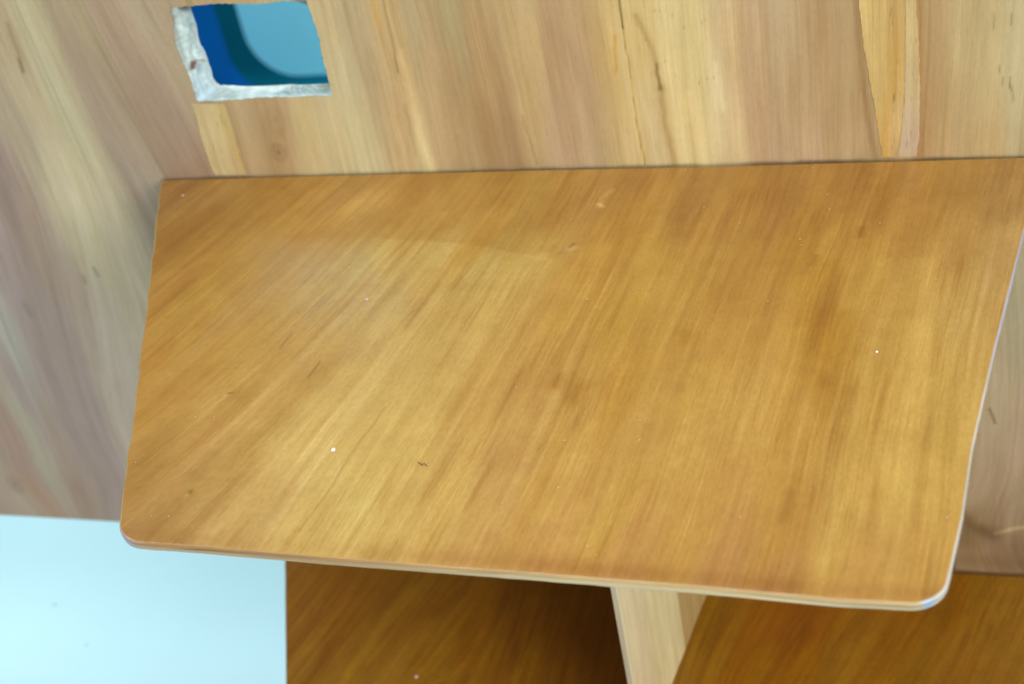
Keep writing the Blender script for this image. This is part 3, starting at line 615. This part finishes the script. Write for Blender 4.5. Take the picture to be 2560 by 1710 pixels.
# ---- divider between the shelves ---------------------------------------------------
DT = .0040
fa = on_z((1765, 1490), ZB); fb = on_z((1680, 1710), ZB)
dirv = (fb - fa)[:2]; dirv /= np.linalg.norm(dirv)
def dv(y): return fa[:2] + dirv * ((y - fa[1]) / dirv[1])
DF = -.156
ny_, nz_ = 150, 240
ysd = np.linspace(-.0009, DF, ny_); zsd = np.linspace(ZB, -BT, nz_)
G = np.zeros((ny_, nz_, 3))
for i, y in enumerate(ysd): G[i, :, 0], G[i, :, 1], G[i, :, 2] = dv(y)[0], y, zsd
P = G.reshape(-1, 3); off = np.array([-dirv[1], dirv[0]]); off = off if off[0] < 0 else -off
yy, zz = P[:, 1], P[:, 2]
uu = yy + (N5(yy * 20, zz * 5) - .5) * .006; 
band = sstep(-.0815, -.0785, yy - .0012 * np.sin(zz * 40))     # shadow edge painted in: paler in front, shaded behind
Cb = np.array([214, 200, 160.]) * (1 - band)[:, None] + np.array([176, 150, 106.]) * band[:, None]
Cb = Cb * (1 + cloudy(uu, zz, 6.0, 1.6)[:, None] * np.array([.05, .06, .09]))
pk = np.exp(-((yy + .140) / .014) ** 2); Cb = Cb * (1 + pk[:, None] * np.array([.0, -.015, .05]))
ii = np.arange(ny_ * nz_).reshape(ny_, nz_)
Qd = np.stack([ii[:-1, :-1], ii[1:, :-1], ii[1:, 1:], ii[:-1, 1:]], -1).reshape(-1, 4)
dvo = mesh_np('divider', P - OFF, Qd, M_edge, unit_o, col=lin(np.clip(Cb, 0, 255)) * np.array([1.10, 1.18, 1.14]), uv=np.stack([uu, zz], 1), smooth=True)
dvo['label'] = 'pale upright divider board standing on the lower shelf'
# its other faces
a0, a1 = dv(-.0009), dv(DF); b0, b1 = a0 + off * DT, a1 + off * DT
be = .0006
cross = [a1, a1 + off * be + dirv * be, b1 - off * be + dirv * be, b1, b0]
Vv = []; Qv = []
for zi in (ZB, -BT):
    for c in cross: Vv.append((c[0], c[1], zi))
Vv += [(a0[0], a0[1], ZB), (a0[0], a0[1], -BT)]
for k in range(4): Qv.append((k, k + 1, 5 + k + 1, 5 + k))
Qv.append((4, 10, 11, 9))
Vv = np.array(Vv)
eb = mesh_np('edge_band', Vv - OFF, Qv, M_edge, dvo, col=np.tile(lin((206, 196, 170)), (len(Vv), 1)) * .9, uv=np.stack([Vv[:, 0] + Vv[:, 1], Vv[:, 2]], 1))
eb['label'] = 'thin greyish front edge of the divider'

# ================================================================== SMALL THINGS
def crumb(name, p, z, size, col, label, cat, group=None, flat=.5, seed=1):
    r_ = np.random.default_rng(seed); P = on_z(p, z); V = []; n = 7
    V.append((0, 0, size * flat))
    for k, (rad, h) in enumerate(((.75, .8), (1.0, .35), (.9, 0.0))):
        for i in range(n):
            a = 2 * math.pi * i / n + k * .3; q_ = rad * size * .5 * (1 + .35 * (r_.random() - .5)); V.append((q_ * math.cos(a) * 1.15, q_ * math.sin(a), h * size * flat))
    Q_ = [(0, 1 + i, 1 + (i + 1) % n) for i in range(n)]
    for k in range(2):
        for i in range(n): Q_.append((1 + k * n + i, 1 + (k + 1) * n + i, 1 + (k + 1) * n + (i + 1) % n, 1 + k * n + (i + 1) % n))
    o = mesh_np(name, V, Q_, col); o.location = (P[0], P[1], z + .0002)
    tag(o, label, cat, group); return o
m_white = plain('white_crumb', (.85, .87, .88), .6); m_pink = plain('pinkish_crumb', (.62, .42, .40), .6); m_grey = plain('grey_crumb', (.50, .68, .72), .7)
crumb('paint_crumb', (834, 1126), 0, .0019, m_white, 'largest white crumb, on the pale yellow part of the upper shelf', 'crumb', 'crumbs on the upper shelf', seed=3)
crumb('paint_crumb', (917, 750), 0, .0020, m_pink, 'pinkish crumb on the upper shelf left of its centre', 'crumb', 'crumbs on the upper shelf', seed=4)
crumb('paint_crumb', (2192, 881), 0, .0011, m_white, 'small white crumb near the right side of the upper shelf', 'crumb', 'crumbs on the upper shelf', seed=5)
crumb('paint_crumb', (458, 490), 0, .0014, m_pink, 'pinkish crumb near the back left corner of the upper shelf', 'crumb', 'crumbs on the upper shelf', seed=6)
crumb('paint_crumb', (1041, 1693), ZB, .0022, m_pink, 'dull crumb on the dark lower shelf left of the divider', 'crumb', seed=7)
crumb('floor_crumb', (136, 1511), ZF, .0045, m_grey, 'darker grey speck on the pale cyan floor', 'crumb', 'specks on the floor', seed=8)
crumb('floor_crumb', (215, 1611), ZF, .0035, m_grey, 'fainter grey speck on the pale cyan floor, nearer the bottom edge', 'crumb', 'specks on the floor', seed=9)
# fibre
fpx = [(1045,1158),(1048,1160),(1050,1161.5),(1053,1162),(1055,1165.5),(1058,1163),(1062,1161.5),(1064,1164.5),(1069,1167)]
Pf = np.array([on_z(p) for p in fpx]); Pf[:, 2] = .0006; V = []; Q_ = []; rf = .00016
for i, p in enumerate(Pf):
    t_ = unit(Pf[min(i + 1, len(Pf) - 1)] - Pf[max(i - 1, 0)]); s_ = unit(np.cross(t_, [0, 0, 1])); u_ = np.cross(s_, t_)
    for k in range(6): a = k * math.pi / 3; V.append(p + rf * (math.cos(a) * s_ + math.sin(a) * u_))
for i in range(len(Pf) - 1):
    for k in range(6): Q_.append((i * 6 + k, i * 6 + (k + 1) % 6, (i + 1) * 6 + (k + 1) % 6, (i + 1) * 6 + k))
V = np.array(V) - Pf[4]
fo = mesh_np('fibre', V, Q_, plain('dark_fibre', (.10, .065, .03), .8)); fo.location = Pf[4]
tag(fo, 'short dark crooked fibre lying on the pale yellow part of the upper shelf', 'fibre')
# fine dust, nobody could count it
V = []; Q_ = []
dust_px = [(490,1044),(978,686),(1027,793),(870,906),(882,930),(655,1300),(536,1044),(780,1322),(1396,1221),(1256,1259),(1492,1391),(1469,1367),(1599,1102),(1600,1053),(2003,614),(2121,668),(2000,600),(2027,1145),(2132,1018),(2274,1064),(2058,1461),(1850,1295),(1714,427),(1848,415),(1740,460),(2032,420),(2068,488),(2074,525),(2250,502),(1332,614),(1521,704),(1583,726),(1468,750),(1652,771),(2168,782),(2019,753),(1920,756),(630,447),(340,1159),(380,1292),(422,1293),(1290,970),(1428,550),(2368,1296),(1412,1103),(2340,700),(2200,560),(1850,560),(1760,520)]
dust_px += [(random.uniform(450, 2380), random.uniform(470, 1380)) for _ in range(8)]
for j, p in enumerate(dust_px):
    c = on_z(p); s_ = (.00030 if j < 49 else .00016) * random.uniform(.7, 1.2); b0_ = len(V); an = random.random() * 3
    for k in range(4): V.append((c[0] + s_ * math.cos(an + k * math.pi / 2) * (1 + .4 * (k % 2)), c[1] + s_ * math.sin(an + k * math.pi / 2), .0005))
    V.append((c[0], c[1], .0005 + s_ * .9))
    Q_ += [(b0_ + k, b0_ + (k + 1) % 4, b0_ + 4) for k in range(4)]
du = mesh_np('dust', np.array(V), Q_, plain('pale_dust', (.66, .57, .40), .7)); tag(du, kind='stuff')
du['label'] = 'tiny pale dust specks scattered over the upper shelf'
